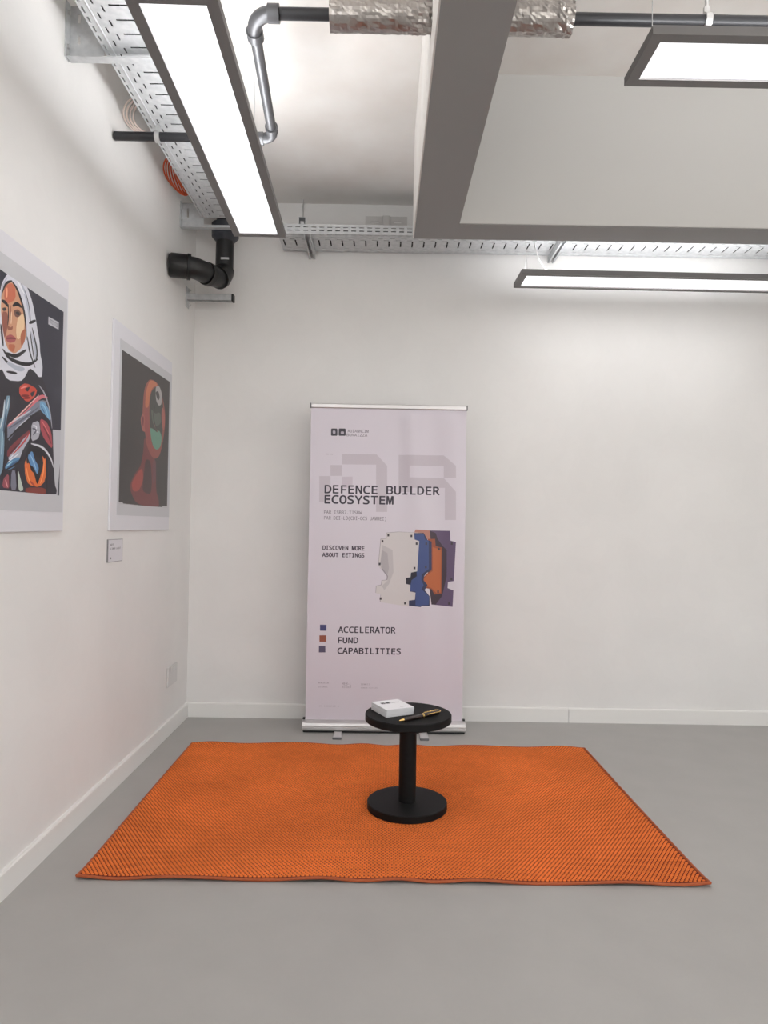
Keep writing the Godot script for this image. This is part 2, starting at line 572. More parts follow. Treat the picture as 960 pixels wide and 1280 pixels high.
	stroke(im, Color8(60, 100, 140), [785, 553, 826, 583], 4)
	stroke(im, Color8(235, 190, 185), [499, 692, 620, 607, 763, 500], 4)
	stroke(im, Color8(230, 140, 130), [592, 502, 656, 476], 4)
	stroke(im, Color8(120, 34, 30), [599, 536, 670, 522], 6)
	stroke(im, Color8(120, 34, 30), [617, 545, 683, 529], 5)
	stroke(im, Color8(220, 120, 120), [795, 625, 836, 653, 879, 688], 4)
	stroke(im, Color8(110, 40, 50), [810, 650, 865, 690, 902, 733], 6)
	stroke(im, Color8(225, 225, 232), [714, 661, 758, 664, 724, 689, 770, 689], 5)
	stroke(im, Color8(90, 90, 104), [708, 678, 753, 680, 716, 710], 6)
	stroke(im, Color8(225, 228, 236), [506, 855, 582, 797, 644, 745], 4)
	stroke(im, Color8(225, 228, 236), [496, 868, 595, 815], 3)
	stroke(im, Color8(60, 100, 140), [497, 893, 551, 866, 596, 846], 5)
	stroke(im, Color8(160, 205, 225), [486, 888, 540, 858], 3)
	stroke(im, Color8(200, 215, 222), [461, 581, 454, 655, 431, 719], 6)
	stroke(im, Color8(200, 215, 222), [493, 569, 471, 664], 4)
	stroke(im, Color8(60, 80, 100), [479, 620, 462, 702, 445, 813], 6)
	stroke(im, Color8(170, 200, 215), [452, 728, 446, 837], 5)
	stroke(im, Color8(250, 160, 90), [663, 879, 683, 935, 722, 959], 5)
	stroke(im, Color8(250, 160, 90), [831, 823, 828, 891, 798, 948], 5)
	stroke(im, Color8(180, 60, 30), [696, 941, 747, 964], 6)
	stroke(im, Color8(160, 200, 225), [696, 811, 731, 846, 756, 884], 4)
	stroke(im, Color8(214, 150, 150), [483, 949, 503, 984], 5)
	stroke(im, Color8(190, 60, 60), [538, 827, 639, 753, 685, 701], 5)
	stroke(im, Color8(70, 30, 36), [516, 823, 604, 763], 4)
	stroke(im, Color8(182, 186, 200), [582, 0, 636, 78, 657, 146], 9)
	stroke(im, Color8(182, 186, 200), [671, 203, 722, 277, 719, 334], 9)
	stroke(im, Color8(176, 182, 196), [472, 407, 568, 414, 623, 401], 12)
	stroke(im, Color8(182, 186, 200), [454, 17, 416, 72, 407, 132], 6)
	stroke(im, Color8(235, 236, 242), [538, -2, 606, 40], 6)
	stroke(im, Color8(238, 170, 130), [456, 63, 456, 109], 6)
	stroke(im, Color8(150, 90, 70), [491, 133, 490, 209], 4)
	stroke(im, Color8(240, 214, 180), [497, 160, 497, 219], 4)
	stroke(im, Color8(120, 60, 62), [462, 297, 503, 283, 540, 276], 4)
	soft = 0
	# the pale tag at the upper right, with its small lettering
	paint(im, Color8(186, 186, 192), [839, 76, 949, 72, 949, 112, 839, 116])
	letter(im, "PTTITTIID", 850, 84, 940, 104, Color8(120, 120, 130), 0.3)
	return print_mat("portrait_print", im, 768, 768, 0.4)

func head_print() -> StandardMaterial3D:
	var im := blank(1536, 1536, Color8(64, 60, 59), 1000.0, 1000.0)
	soft = 2
	paint(im, Color8(118, 62, 62), [448, 489, 434, 619, 387, 721, 276, 782, 191, 860, 204, 909, 309, 985, 617, 1007, 805, 1003, 795, 937, 728, 884, 711, 642])
	paint(im, Color8(76, 56, 56), [481, 660, 594, 665, 632, 818, 610, 913, 430, 898, 450, 799])
	paint(im, Color8(162, 70, 62), [419, 726, 297, 788, 220, 851, 248, 907, 366, 898, 450, 807])
	paint(im, Color8(110, 70, 76), [629, 661, 712, 646, 716, 781, 653, 848])
	paint(im, Color8(152, 84, 76), [397, 383, 413, 215, 447, 140, 533, 77, 637, 66, 748, 79, 856, 180, 907, 271, 901, 388, 853, 518, 784, 615, 687, 644, 592, 626, 496, 559, 457, 465])
	paint(im, Color8(192, 116, 84), [446, 300, 463, 175, 533, 84, 649, 68, 711, 87, 605, 120, 544, 183, 524, 287])
	paint(im, Color8(150, 80, 78), [446, 300, 513, 289, 537, 423, 586, 533, 542, 562, 468, 471])
	paint(im, Color8(68, 70, 66), [562, 171, 652, 107, 799, 93, 844, 199, 865, 311, 848, 436, 791, 533, 695, 572, 610, 542, 555, 421, 537, 284])
	paint(im, Color8(92, 100, 92), [569, 279, 665, 310, 786, 274, 816, 351, 720, 397, 623, 395])
	paint(im, Color8(104, 150, 130), [556, 425, 637, 425, 723, 441, 770, 414, 839, 462, 809, 539, 731, 573, 646, 561, 596, 509])
	paint(im, Color8(172, 168, 168), [664, 104, 748, 81, 817, 130, 812, 213, 746, 237, 678, 205])
	paint(im, Color8(70, 70, 70), [666, 145, 731, 124, 769, 168, 736, 198, 696, 182])
	paint(im, Color8(170, 98, 90), [820, 220, 893, 265, 900, 371, 859, 418, 814, 318])
	paint(im, Color8(166, 96, 90), [366, 388, 405, 341, 451, 367, 444, 437, 468, 471, 407, 472, 379, 431])
	paint(im, Color8(112, 58, 60), [389, 385, 418, 361, 432, 385, 423, 440, 405, 427])
	stroke(im, Color8(150, 120, 110), [634, 378, 734, 435], 6)
	stroke(im, Color8(40, 38, 38), [661, 247, 620, 341, 722, 437], 7)
	soft = 0
	# worn lower edge of the sheet
	paint(im, Color8(190, 188, 192), [0, 988, 60, 985, 80, 994, 300, 996, 520, 998, 880, 996, 890, 988, 1000, 985, 1000, 1001, 0, 1001])
	return print_mat("head_print", im, 768, 768, 0.4)

func banner_print() -> StandardMaterial3D:
	var im := blank(2048, 4096, Color8(213, 206, 215), 1000.0, 2000.0)
	paint(im, Color8(196, 187, 196), [202, 294, 424, 294, 493, 367, 498, 664, 427, 665, 422, 360, 203, 362])
	paint(im, Color8(196, 187, 196), [129, 368, 203, 367, 204, 436, 130, 438])
	paint(im, Color8(196, 187, 196), [59, 440, 131, 439, 134, 606, 62, 607])
	paint(im, Color8(200, 189, 200), [204, 442, 272, 440, 273, 513, 205, 514])
	paint(im, Color8(196, 187, 196), [566, 295, 856, 293, 935, 360, 936, 438, 858, 440, 857, 363, 637, 363, 638, 439, 858, 439, 937, 528, 940, 709, 869, 710, 866, 503, 639, 507, 639, 533, 570, 534])
	paint(im, Color8(92, 74, 104), [770, 779, 902, 780, 907, 842, 942, 851, 933, 1102, 896, 1108, 894, 1148, 932, 1163, 928, 1268, 793, 1255, 765, 1073])
	paint(im, Color8(58, 40, 54), [770, 779, 812, 795, 825, 833, 858, 878, 884, 903, 887, 1071, 860, 1200, 819, 1255, 793, 1255, 765, 1073])
	paint(im, Color8(176, 120, 104), [683, 774, 773, 779, 780, 834, 735, 835, 735, 796, 674, 794])
	paint(im, Color8(150, 74, 44), [761, 834, 809, 832, 813, 879, 855, 888, 856, 1184, 811, 1191, 791, 1156, 753, 1150, 726, 1092, 764, 1053, 790, 1034])
	paint(im, Color8(182, 96, 50), [794, 885, 849, 904, 850, 1177, 824, 1181, 791, 1149, 759, 1137, 734, 1092, 768, 1060, 796, 1040])
	paint(im, Color8(40, 44, 80), [674, 797, 735, 796, 761, 841, 787, 850, 790, 1027, 758, 1053, 742, 1073, 739, 1099, 765, 1130, 747, 1163, 779, 1201, 781, 1265, 735, 1263, 722, 1272, 648, 1264, 648, 1232, 627, 1123, 626, 1084])
	paint(im, Color8(58, 76, 130), [677, 807, 735, 802, 745, 838, 768, 844, 772, 1027, 745, 1047, 726, 1063, 726, 1099, 740, 1131, 727, 1157, 776, 1201, 774, 1259, 735, 1259, 722, 1267, 690, 1260, 689, 1173, 653, 1171, 656, 1100, 693, 1048, 705, 855, 677, 839])
	paint(im, Color8(28, 26, 44), [626, 1088, 655, 1084, 661, 1048, 693, 1043, 695, 1074, 662, 1100, 656, 1132, 627, 1125])
	paint(im, Color8(150, 142, 148), [494, 798, 571, 790, 671, 793, 675, 837, 705, 847, 694, 1041, 655, 1050, 653, 1080, 624, 1084, 624, 1124, 653, 1130, 651, 1172, 686, 1178, 684, 1224, 645, 1230, 643, 1269, 462, 1242, 465, 1194, 433, 1185, 435, 1140, 467, 1133, 470, 1104, 505, 1100, 502, 1075, 472, 1037, 446, 1011, 459, 837, 495, 834])
	paint(im, Color8(207, 201, 201), [497, 800, 574, 792, 674, 794, 677, 839, 707, 849, 697, 1043, 658, 1052, 655, 1082, 626, 1086, 627, 1126, 656, 1132, 653, 1174, 689, 1180, 686, 1226, 648, 1232, 645, 1271, 465, 1244, 467, 1196, 435, 1187, 438, 1142, 470, 1135, 472, 1106, 508, 1102, 504, 1077, 475, 1038, 448, 1013, 462, 839, 497, 836])
	paint(im, Color8(190, 184, 186), [472, 877, 537, 909, 546, 1050, 518, 1128, 489, 1167, 473, 1141, 511, 1102, 507, 1077, 478, 1035, 461, 1000])
	paint(im, Color8(174, 167, 171), [469, 910, 505, 929, 516, 1025, 507, 1070, 478, 1032, 460, 994])
	paint(im, Color8(150, 142, 148), [448, 987, 475, 1038, 504, 1077, 501, 1102, 508, 1102, 511, 1076, 481, 1035, 458, 1007])
	paint(im, Color8(60, 52, 60), [502, 806, 514, 806, 514, 821, 503, 822])
	paint(im, Color8(60, 52, 60), [651, 809, 662, 809, 662, 824, 651, 824])
	paint(im, Color8(60, 52, 60), [466, 845, 477, 845, 478, 861, 466, 861])
	paint(im, Color8(60, 52, 60), [685, 857, 696, 857, 697, 873, 685, 873])
	paint(im, Color8(60, 52, 60), [674, 1015, 686, 1015, 686, 1030, 674, 1030])
	paint(im, Color8(60, 52, 60), [450, 992, 462, 992, 462, 1008, 450, 1008])
	paint(im, Color8(60, 52, 60), [460, 1214, 472, 1214, 472, 1229, 460, 1230])
	paint(im, Color8(60, 52, 60), [617, 1242, 629, 1242, 629, 1257, 617, 1257])
	paint(im, Color8(60, 52, 60), [747, 856, 758, 856, 758, 872, 747, 872])
	paint(im, Color8(60, 52, 60), [746, 1007, 758, 1007, 758, 1022, 746, 1023])
	paint(im, Color8(60, 52, 60), [828, 890, 840, 890, 840, 905, 828, 905])
	paint(im, Color8(60, 52, 60), [828, 1164, 839, 1163, 839, 1179, 828, 1179])
	paint(im, Color8(60, 52, 60), [910, 853, 922, 853, 922, 869, 910, 869])
	paint(im, Color8(60, 52, 60), [912, 1082, 924, 1082, 924, 1097, 912, 1097])
	paint(im, Color8(60, 52, 60), [899, 1240, 911, 1239, 911, 1255, 900, 1255])
	paint(im, Color8(64, 64, 112), [82, 1394, 123, 1394, 123, 1432, 83, 1432])
	paint(im, Color8(144, 78, 58), [80, 1462, 123, 1461, 124, 1503, 81, 1503])
	paint(im, Color8(86, 78, 104), [78, 1529, 119, 1528, 120, 1570, 78, 1571])
	paint(im, Color8(48, 42, 54), [133, 132, 165, 132, 169, 136, 170, 174, 166, 178, 134, 179, 129, 175, 129, 136])
	paint(im, Color8(48, 42, 54), [182, 131, 218, 131, 222, 135, 223, 173, 219, 177, 183, 178, 178, 174, 178, 135])
	paint(im, Color8(176, 168, 180), [143, 145, 153, 145, 157, 149, 158, 161, 154, 165, 144, 166, 140, 161, 139, 149])
	paint(im, Color8(176, 168, 180), [195, 149, 207, 149, 212, 153, 212, 163, 208, 167, 195, 167, 191, 163, 191, 153])
	var ink := Color8(44, 36, 52)
	letter(im, "DEFENCE BUILDER", 96, 498, 832, 550, ink, 1.3)
	letter(im, "ECOSYSTEM", 97, 563, 536, 616, ink, 1.3)
	var grey := Color8(96, 86, 98)
	letter(im, "AUIANNCIM", 235, 136, 369, 155, grey)
	letter(im, "BUNAIZZA", 230, 162, 362, 180, grey)
	letter(im, "TIE NTA", 98, 294, 142, 303, Color8(168, 160, 168))
	letter(im, "PAR ISBB7.TISBW", 94, 661, 336, 682, grey)
	letter(im, "PAR DEI-LO(CDI-OCS UAMMEI)", 95, 697, 492, 724, grey)
	letter(im, "DISCOVEN MORE", 90, 887, 356, 914, Color8(52, 36, 54), 0.8)
	letter(im, "ABOUT EETINGS", 88, 933, 356, 959, Color8(52, 36, 54), 0.8)
	letter(im, "ACCELERATOR", 199, 1405, 564, 1443, ink, 0.9)
	letter(im, "FUND", 200, 1473, 327, 1510, ink, 0.9)
	letter(im, "CAPABILITIES", 198, 1540, 600, 1578, ink, 0.9)
	var faint := Color8(150, 140, 152)
	letter(im, "MEMIBCIM", 77, 1760, 144, 1769, faint)
	letter(im, "OITUNAC", 78, 1786, 139, 1795, faint)
	letter(im, "HEB-L", 231, 1758, 288, 1778, faint)
	letter(im, "BILDER", 231, 1784, 288, 1796, faint)
	letter(im, "IEMNII", 349, 1767, 405, 1776, faint)
	letter(im, "TOMIE-CITIZC", 349, 1790, 457, 1797, faint)
	letter(im, "IN IMOMAIE I", 85, 1908, 213, 1917, Color8(178, 168, 178))
	return print_mat("banner_print", im, 1024, 2048, 0.42)

func card_print() -> StandardMaterial3D:
	var im := blank(512, 512, Color8(245, 244, 247), 100.0, 100.0)
	paint(im, Color8(30, 28, 34), [20, 22, 34, 22, 34, 37, 20, 37])
	paint(im, Color8(30, 28, 34), [37, 22, 51, 22, 51, 37, 37, 37])
	paint(im, Color8(236, 235, 238), [26, 29, 30, 29, 30, 32, 26, 32])
	letter(im, "AUIANNCIM", 53, 27, 86, 31, Color8(110, 108, 114), 0.2)
	letter(im, "BUNAIZZA", 53, 33, 82, 37, Color8(150, 148, 154))
	letter(im, "IMOMAI", 60, 78, 80, 83, Color8(70, 68, 74))
	return print_mat("card_print", im, 256, 256, 0.5)

func caption_print() -> StandardMaterial3D:
	var im := blank(512, 300, Color8(214, 212, 217), 100.0, 100.0)
	letter(im, "ART", 12, 18, 36, 27, Color8(90, 86, 92), 0.3)
	letter(im, "A IMANO LAMIAT", 12, 36, 86, 44, Color8(90, 86, 92), 0.3)
	letter(im, "a", 12, 80, 20, 88, Color8(70, 66, 72), 0.6)
	return print_mat("caption_print", im, 512, 300, 0.5)

# ------------------------------------------------------------------ the scene
const NTH := ["first", "second", "third", "fourth", "fifth", "sixth", "seventh", "eighth", "ninth"]
const LAMP_GLOW := 1.15
const DOWN := 0.52
const UP := 1.5

func _ready() -> void:
	rng.seed = 7
	# camera
	var cam := Camera3D.new()
	cam.name = "camera"
	cam.fov = rad_to_deg(2.0 * atan(640.0 / 880.0))
	cam.position = Vector3(0, 1.285, 0)
	cam.rotation_degrees = Vector3(1.06, -0.186, 0.903)
	cam.near = 0.02
	add_child(cam)
	cam.current = true
	# sky, exposure
	var we := WorldEnvironment.new()
	we.name = "surroundings"
	var env := Environment.new()
	env.background_mode = Environment.BG_SKY
	var sky := Sky.new()
	var sm := ProceduralSkyMaterial.new()
	sm.sky_top_color = Color(0.72, 0.74, 0.76)
	sm.sky_horizon_color = Color(0.90, 0.888, 0.874)
	sm.ground_horizon_color = Color(0.86, 0.845, 0.82)
	sm.ground_bottom_color = Color(0.80, 0.79, 0.77)
	sky.sky_material = sm
	env.sky = sky
	env.background_energy_multiplier = 7.0
	env.tonemap_mode = Environment.TONE_MAPPER_LINEAR
	env.tonemap_exposure = 0.80
	env.sdfgi_enabled = true
	env.ssao_enabled = true
	env.ssil_enabled = true
	we.environment = env
	add_child(we)
	# the hung panels are the lamps of the room
	var C := -0.637
	light_panel("long light panel hung lengthwise below the cable tray beside the left wall", Vector3(C, 2.765, -2.787), 1.666, 0.265, PI / 2 + 0.0195, [[-0.6, CEIL - 2.765, 0.16], [0.6, CEIL - 2.765, 0.16]], DOWN, UP)
	light_panel("nearer crosswise light panel hung inside the ceiling recess at top right", Vector3(0.788 + 0.84, 2.765, -2.2), 1.68, 0.25, 0.0, [[-0.795, COFFER - 2.765, 0.1], [0.795, COFFER - 2.765, 0.1]], DOWN, UP)
	var far_panel := light_panel("farther thin crosswise light panel hung before the back wall under the tray", Vector3(0.795 + 0.84, 2.765, -4.215), 1.68, 0.25, 0.012, [[-0.79, CEIL - 2.765, 0.2], [0.79, CEIL - 2.765, 0.2]], DOWN, UP)

	# unseen panels added for fill light, behind the viewpoint and to the right
	for q in [[C, -0.5, PI / 2, "unseen light panel added for fill, lengthwise by the left wall beside the viewpoint"], [C, 1.6, PI / 2, "unseen light panel added for fill, lengthwise by the left wall behind the viewpoint"], [1.63, -0.2, 0.0, "unseen crosswise light panel added for fill in the recess over the viewpoint"], [1.63, 1.8, 0.0, "unseen crosswise light panel added for fill in the recess behind the viewpoint"], [3.9, -2.2, 0.0, "unseen crosswise light panel added for fill by the right wall in line with the nearer recess panel"], [3.9, -0.2, 0.0, "unseen crosswise light panel added for fill by the right wall level with the viewpoint"]]:
		light_panel(q[3], Vector3(q[0], 2.765, q[1]), 1.68, 0.25, q[2], [[-0.795, (CEIL if q[0] < 0.0 else COFFER) - 2.765, 0.1], [0.795, (CEIL if q[0] < 0.0 else COFFER) - 2.765, 0.1]], DOWN, UP)

	# ---------------- large surfaces
	var wall := mat("wall_paint", Color(0.912, 0.905, 0.897), 0.75)
	world_tex(wall, noise_tex(0.006, 3, 512, ramp2(Color(0.97, 0.97, 0.97), Color(1, 1, 1))), 0.35)
	relief(wall, noise_tex(0.06, 4), 0.03)
	var ceil_m := mat("ceiling_paint", Color(0.93, 0.922, 0.91), 0.85)
	world_tex(ceil_m, noise_tex(0.01, 9, 512, ramp2(Color(0.955, 0.94, 0.93), Color(1, 1, 1))), 0.4)
	var fl := mat("floor_vinyl", Color(0.665, 0.653, 0.64), 0.42)
	world_tex(fl, noise_tex(0.012, 12, 512, ramp2(Color(0.965, 0.965, 0.965), Color(1, 1, 1)), 5), 0.5)
	relief(fl, noise_tex(0.15, 13), 0.004)
	var beam_m := mat("beam_shade_grey", Color(0.572, 0.566, 0.562), 0.75)  # shade of the beam undersides is put into this grey
	var galv := mat("galvanised", Color(0.81, 0.815, 0.82), 0.45, 0.15)
	world_tex(galv, noise_tex(0.03, 21, 256, ramp2(Color(0.90, 0.905, 0.91), Color(1, 1, 1)), 3), 3.0)
	mat("zinc", Color(0.82, 0.82, 0.82), 0.3, 0.85)
	var s := mb()
	box2(s, Vector3(WL - 0.2, -0.2, WB - 0.2), Vector3(WR + 0.2, 0, WF + 0.2))
	struct("floor", "smooth grey vinyl floor", s, fl)
	s = mb()
	box2(s, Vector3(WL - 0.2, CEIL, WB - 0.2), Vector3(0.16, CEIL + 0.4, WF + 0.2))
	box2(s, Vector3(0.16, CEIL, WB - 0.2), Vector3(WR + 0.2, CEIL + 0.4, -3.8))
	box2(s, Vector3(0.16, COFFER, -3.8), Vector3(WR + 0.2, COFFER + 0.2, WF + 0.2))
	struct("ceiling", "off-white painted concrete ceiling", s, ceil_m)
	s = mb()
	box2(s, Vector3(WL - 0.2, 0, WB - 0.2), Vector3(WL, CEIL, WF + 0.2))
	struct("wall_left", "white left wall with two prints", s, wall)
	s = mb()
	box2(s, Vector3(WL, 0, WB - 0.2), Vector3(WR, CEIL, WB))
	struct("wall_back", "white back wall behind the banner", s, wall)
	s = mb()      # right wall with a window behind the viewpoint's right
	box2(s, Vector3(WR, 0, WB - 0.2), Vector3(WR + 0.2, COFFER, -1.6))
	box2(s, Vector3(WR, 0, -1.6), Vector3(WR + 0.2, 0.8, 2.6))
	box2(s, Vector3(WR, 2.7, -1.6), Vector3(WR + 0.2, COFFER, 2.6))
	box2(s, Vector3(WR, 0, 2.6), Vector3(WR + 0.2, COFFER, WF + 0.2))
	struct("wall_right", "white right wall outside the picture", s, wall)
	s = mb()      # the wall behind the viewpoint, with a band of windows
	box2(s, Vector3(WL, 0, WF), Vector3(WR, 0.75, WF + 0.2))
	box2(s, Vector3(WL, 2.95, WF), Vector3(WR, COFFER, WF + 0.2))
	box2(s, Vector3(WL, 0.75, WF), Vector3(-0.85, 2.95, WF + 0.2))
	box2(s, Vector3(4.55, 0.75, WF), Vector3(WR, 2.95, WF + 0.2))
	struct("wall_front", "white wall behind the viewpoint", s, wall)
	for q in [["window_1", Vector3(WR + 0.1, 0.8, 0.5), 0.0, 4.2, 1.9, "wide window in the right wall"], ["window_2", Vector3(1.85, 0.75, WF + 0.1), PI / 2, 5.4, 2.2, "wide window in the wall behind the viewpoint"]]:
		var win := Node3D.new()
		win.name = q[0]
		add_child(win)
		win.position = q[1]
		win.rotation.y = q[2]
		tag(win, q[5], "", "", "structure")
		var bay: float = q[3] / 3.0
		for k in 4:
			s = mb()
			box(s, Vector3(0, q[4] / 2, (k - 1.5) * (bay - 0.02)), Vector3(0.06, q[4], 0.06))
			obj("mullion", s, mat("window_frame", Color(0.3, 0.3, 0.31), 0.5), win)
		for k in 3:
			s = mb()
			box(s, Vector3(0, q[4] / 2, (k - 1) * (bay - 0.02)), Vector3(0.006, q[4], bay - 0.08))
			var glass := mat("pane_glass", Color(1, 1, 1, 0.04), 0.02)
			glass.transparency = BaseMaterial3D.TRANSPARENCY_ALPHA
			obj("pane", s, glass, win)
	# beams: the left one is holed for the lagged pipe
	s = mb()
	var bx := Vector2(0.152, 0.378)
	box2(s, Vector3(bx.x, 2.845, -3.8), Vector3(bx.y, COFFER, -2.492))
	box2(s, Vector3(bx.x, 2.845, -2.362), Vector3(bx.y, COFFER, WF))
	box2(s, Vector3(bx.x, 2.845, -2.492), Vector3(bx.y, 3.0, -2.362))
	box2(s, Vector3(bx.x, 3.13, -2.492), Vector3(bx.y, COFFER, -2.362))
	struct("trim_1", "ceiling beam running away from the viewer beside the recess, shade put into its grey", s, beam_m)
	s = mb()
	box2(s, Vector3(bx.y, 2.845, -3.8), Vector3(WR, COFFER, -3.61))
	struct("trim_2", "ceiling beam crossing before the back wall, shade put into its grey", s, beam_m)
	s = mb()  # thin white sheet added so the left side of the beam looks lit
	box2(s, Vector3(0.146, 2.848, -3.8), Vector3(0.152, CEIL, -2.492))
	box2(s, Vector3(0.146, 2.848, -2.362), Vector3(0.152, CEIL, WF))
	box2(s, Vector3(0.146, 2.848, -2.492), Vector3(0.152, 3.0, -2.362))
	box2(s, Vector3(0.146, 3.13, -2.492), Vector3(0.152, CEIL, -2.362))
	struct("trim_3", "white sheet added for the lit left side of the ceiling beam", s, ceil_m)
	s = mb()  # added sheet, its paler tone carries the light on this face
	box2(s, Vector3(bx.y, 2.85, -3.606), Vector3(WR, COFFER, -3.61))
	struct("trim_4", "paler sheet added for the lit face of the crossing beam inside the ceiling recess", s, mat("lit_lining", Color(0.79, 0.785, 0.775), 0.8))
	# skirting
	var skirt := mat("skirting_paint", Color(0.90, 0.893, 0.88), 0.4)
	var prof := PackedVector2Array([Vector2(0, 0), Vector2(0.015, 0), Vector2(0.015, 0.088), Vector2(0.011, 0.095), Vector2(0, 0.095)])
	s = mb()
	prism(s, prof, WF - WB, Transform3D(Basis(), Vector3(WL, 0, WB)))
	struct("baseboard_left", "white skirting board along the left wall", s, skirt)
	var bb := Node3D.new()
	bb.name = "baseboard_back"
	add_child(bb)
	bb.position = Vector3(0, 0, WB)
	tag(bb, "white skirting board along the back wall", "", "", "structure")
	for r in [[WL + 0.0151, 1.2535], [1.256, WR]]:
		s = mb()
		prism(s, prof, r[1] - r[0], Transform3D(Basis(Vector3(0, 0, 1), Vector3.UP, Vector3.RIGHT), Vector3(r[0], 0, 0)))
		obj("skirting_board", s, skirt, bb)

	# ---------------- services under the ceiling
	slot_tray("perforated steel cable tray running along the left wall above the long light panel", Vector3(-1.122, 3.135, -4.245), 0.0, 0.32, 3.3, 0.055)
	slot_tray("perforated steel cable tray along the top of the back wall", Vector3(-0.68, 3.10, -4.372), PI / 2, 0.29, 4.6, 0.06)
	tray_bracket("nearer galvanised tray bracket plate on the left wall at top left", -2.76, 0.225)
	tray_bracket("farther galvanised tray bracket plate above the black drain pipe", -4.33, 0.16)
	# heating pipe: along x, an elbow, towards the viewer, an elbow, along x again
	var py := 3.065
	var hp := thing("service_pipe", "dark service pipe with grey elbows crossing under the ceiling", "pipe", Vector3(0, py, 0))
	var black := mat("pipe_dark", Color(0.17, 0.17, 0.18), 0.4, 0.2)
	var grey := mat("pipe_grey", Color(0.35, 0.35, 0.36), 0.38, 0.5)
	s = mb()
	tube(s, [Vector3(-1.262, 0, -3.23), Vector3(-0.66, 0, -3.23)], 0.0205, 20)
	obj("black_pipe", s, black, hp)
	s = mb()
	tube(s, [Vector3(-0.66, 0, -3.23), Vector3(-0.60, 0, -3.23)] + bez(Vector3(-0.585, 0, -3.23), Vector3(-0.525, 0, -3.225), Vector3(-0.525, 0, -3.155), 8), 0.0245, 18)
	tube(s, [Vector3(-0.60, 0, -3.23), Vector3(-0.575, 0, -3.23)], 0.029, 18)
	tube(s, [Vector3(-0.525, 0, -3.16), Vector3(-0.523, 0, -3.13)], 0.029, 18)
	obj("elbow", s, grey, hp)
	s = mb()
	tube(s, [Vector3(-0.524, 0, -3.14), Vector3(-0.488, 0, -2.52)], 0.0215, 20)
	obj("grey_pipe", s, grey, hp)
	s = mb()
	tube(s, bez(Vector3(-0.489, 0, -2.54), Vector3(-0.484, 0, -2.428), Vector3(-0.40, 0, -2.428), 10), 0.026, 18)
	tube(s, [Vector3(-0.4895, 0, -2.555), Vector3(-0.4875, 0, -2.515)], 0.031, 18)
	tube(s, [Vector3(-0.425, 0, -2.428), Vector3(-0.385, 0, -2.428)], 0.031, 18)
	obj("elbow", s, grey, hp)
	s = mb()
	tube(s, [Vector3(-0.39, 0, -2.428), Vector3(-0.2085, 0, -2.428)], 0.0205, 20)
	tube(s, [Vector3(0.6375, 0, -2.428), Vector3(4.9, 0, -2.428)], 0.0205, 20)
	obj("black_pipe", s, black, hp)
	for c in [[-1.063, -3.23, CEIL], [1.11, -2.428, COFFER]]:
		s = mb()
		lathe(s, [Vector2(0.0208, -0.011), Vector2(0.0275, -0.011), Vector2(0.0275, 0.011), Vector2(0.0208, 0.011), Vector2(0.0208, -0.011)], 20, Transform3D(Basis(Vector3.UP, Vector3.RIGHT, Vector3(0, 0, 1)), Vector3(c[0], 0, c[1])))
		box(s, Vector3(c[0], 0.036, c[1]), Vector3(0.02, 0.03, 0.012))
		var rod_end: float = 0.062 if c[0] < 0 else c[2] - py
		tube(s, [Vector3(c[0], 0.03, c[1]), Vector3(c[0], rod_end, c[1])], 0.004 if c[0] < 0 else 0.007, 8)
		obj("pipe_clip", s, mats["zinc"], hp)
	# foil lagging round the pipe where it goes through the beam
	var foil := mat("foil", Color(0.68, 0.66, 0.645), 0.29, 0.92)
	var fs := thing("foil_sleeve", "crinkled silver foil sleeve round the dark pipe where it enters the beam", "pipe insulation", Vector3(0, py, -2.428))
	s = mb()
	var nseg := 96
	var ncirc := 40
	var fn := FastNoiseLite.new()
	fn.seed = 5
	fn.frequency = 9.0
	fn.fractal_octaves = 3
	var grid := []
	for k in nseg + 1:
		var x := -0.208 + 0.845 * k / nseg
		var ring := []
		var tape := smoothstep(0.06, 0.02, minf(absf(x - 0.125), absf(x - 0.61)))
		for i in ncirc:
			var a := TAU * i / ncirc
			var r := 0.0545 + fn.get_noise_3d(x * 3.2, cos(a) * 0.6, sin(a) * 0.6) * (0.0035 + 0.006 * tape) + 0.0005 * sin(x * 260.0)
			ring.append(Vector3(x, cos(a) * r, sin(a) * r))
		grid.append(ring)
	for k in nseg:
		for i in ncirc:
			var j := (i + 1) % ncirc
			var a: Vector3 = grid[k][i]
			quad_out(s, a, grid[k][j], grid[k + 1][j], grid[k + 1][i], Vector3(0, a.y, a.z))
	for e in [0, nseg]:
		for i in ncirc:
			var x: float = grid[e][i].x
			tri_out(s, Vector3(x, 0, 0), grid[e][i], grid[e][(i + 1) % ncirc], Vector3(-1 if e == 0 else 1, 0, 0))
	obj("foil_wrap", s, foil, fs)
	# black drain pipe in the corner
	var dp := thing("drain_pipe", "fat black plastic drain pipe bending out of the left wall near the corner", "pipe", Vector3(WL, 2.79, -4.1))
	var pvc := mat("black_plastic", Color(0.075, 0.075, 0.08), 0.38)
	s = mb()
	tube(s, [Vector3(0.0, 0, 0), Vector3(0.012, 0, -0.004), Vector3(0.10, 0, -0.03)], [0.062, 0.070, 0.070], 28)
	tube(s, [Vector3(0.10, 0, -0.03), Vector3(0.118, 0, -0.036)], 0.076, 28)
	obj("socket_collar", s, pvc, dp)
	s = mb()
	tube(s, [Vector3(0.10, 0, -0.03)] + bez3(Vector3(0.13, 0, -0.045), Vector3(0.19, 0.0, -0.09), Vector3(0.245, -0.02, -0.29), Vector3(0.250, 0.09, -0.33), 18), 0.063, 28)
	obj("bend", s, pvc, dp)
	s = mb()
	tube(s, [Vector3(0.188, -0.004, -0.123), Vector3(0.203, -0.004, -0.152)], 0.069, 28)
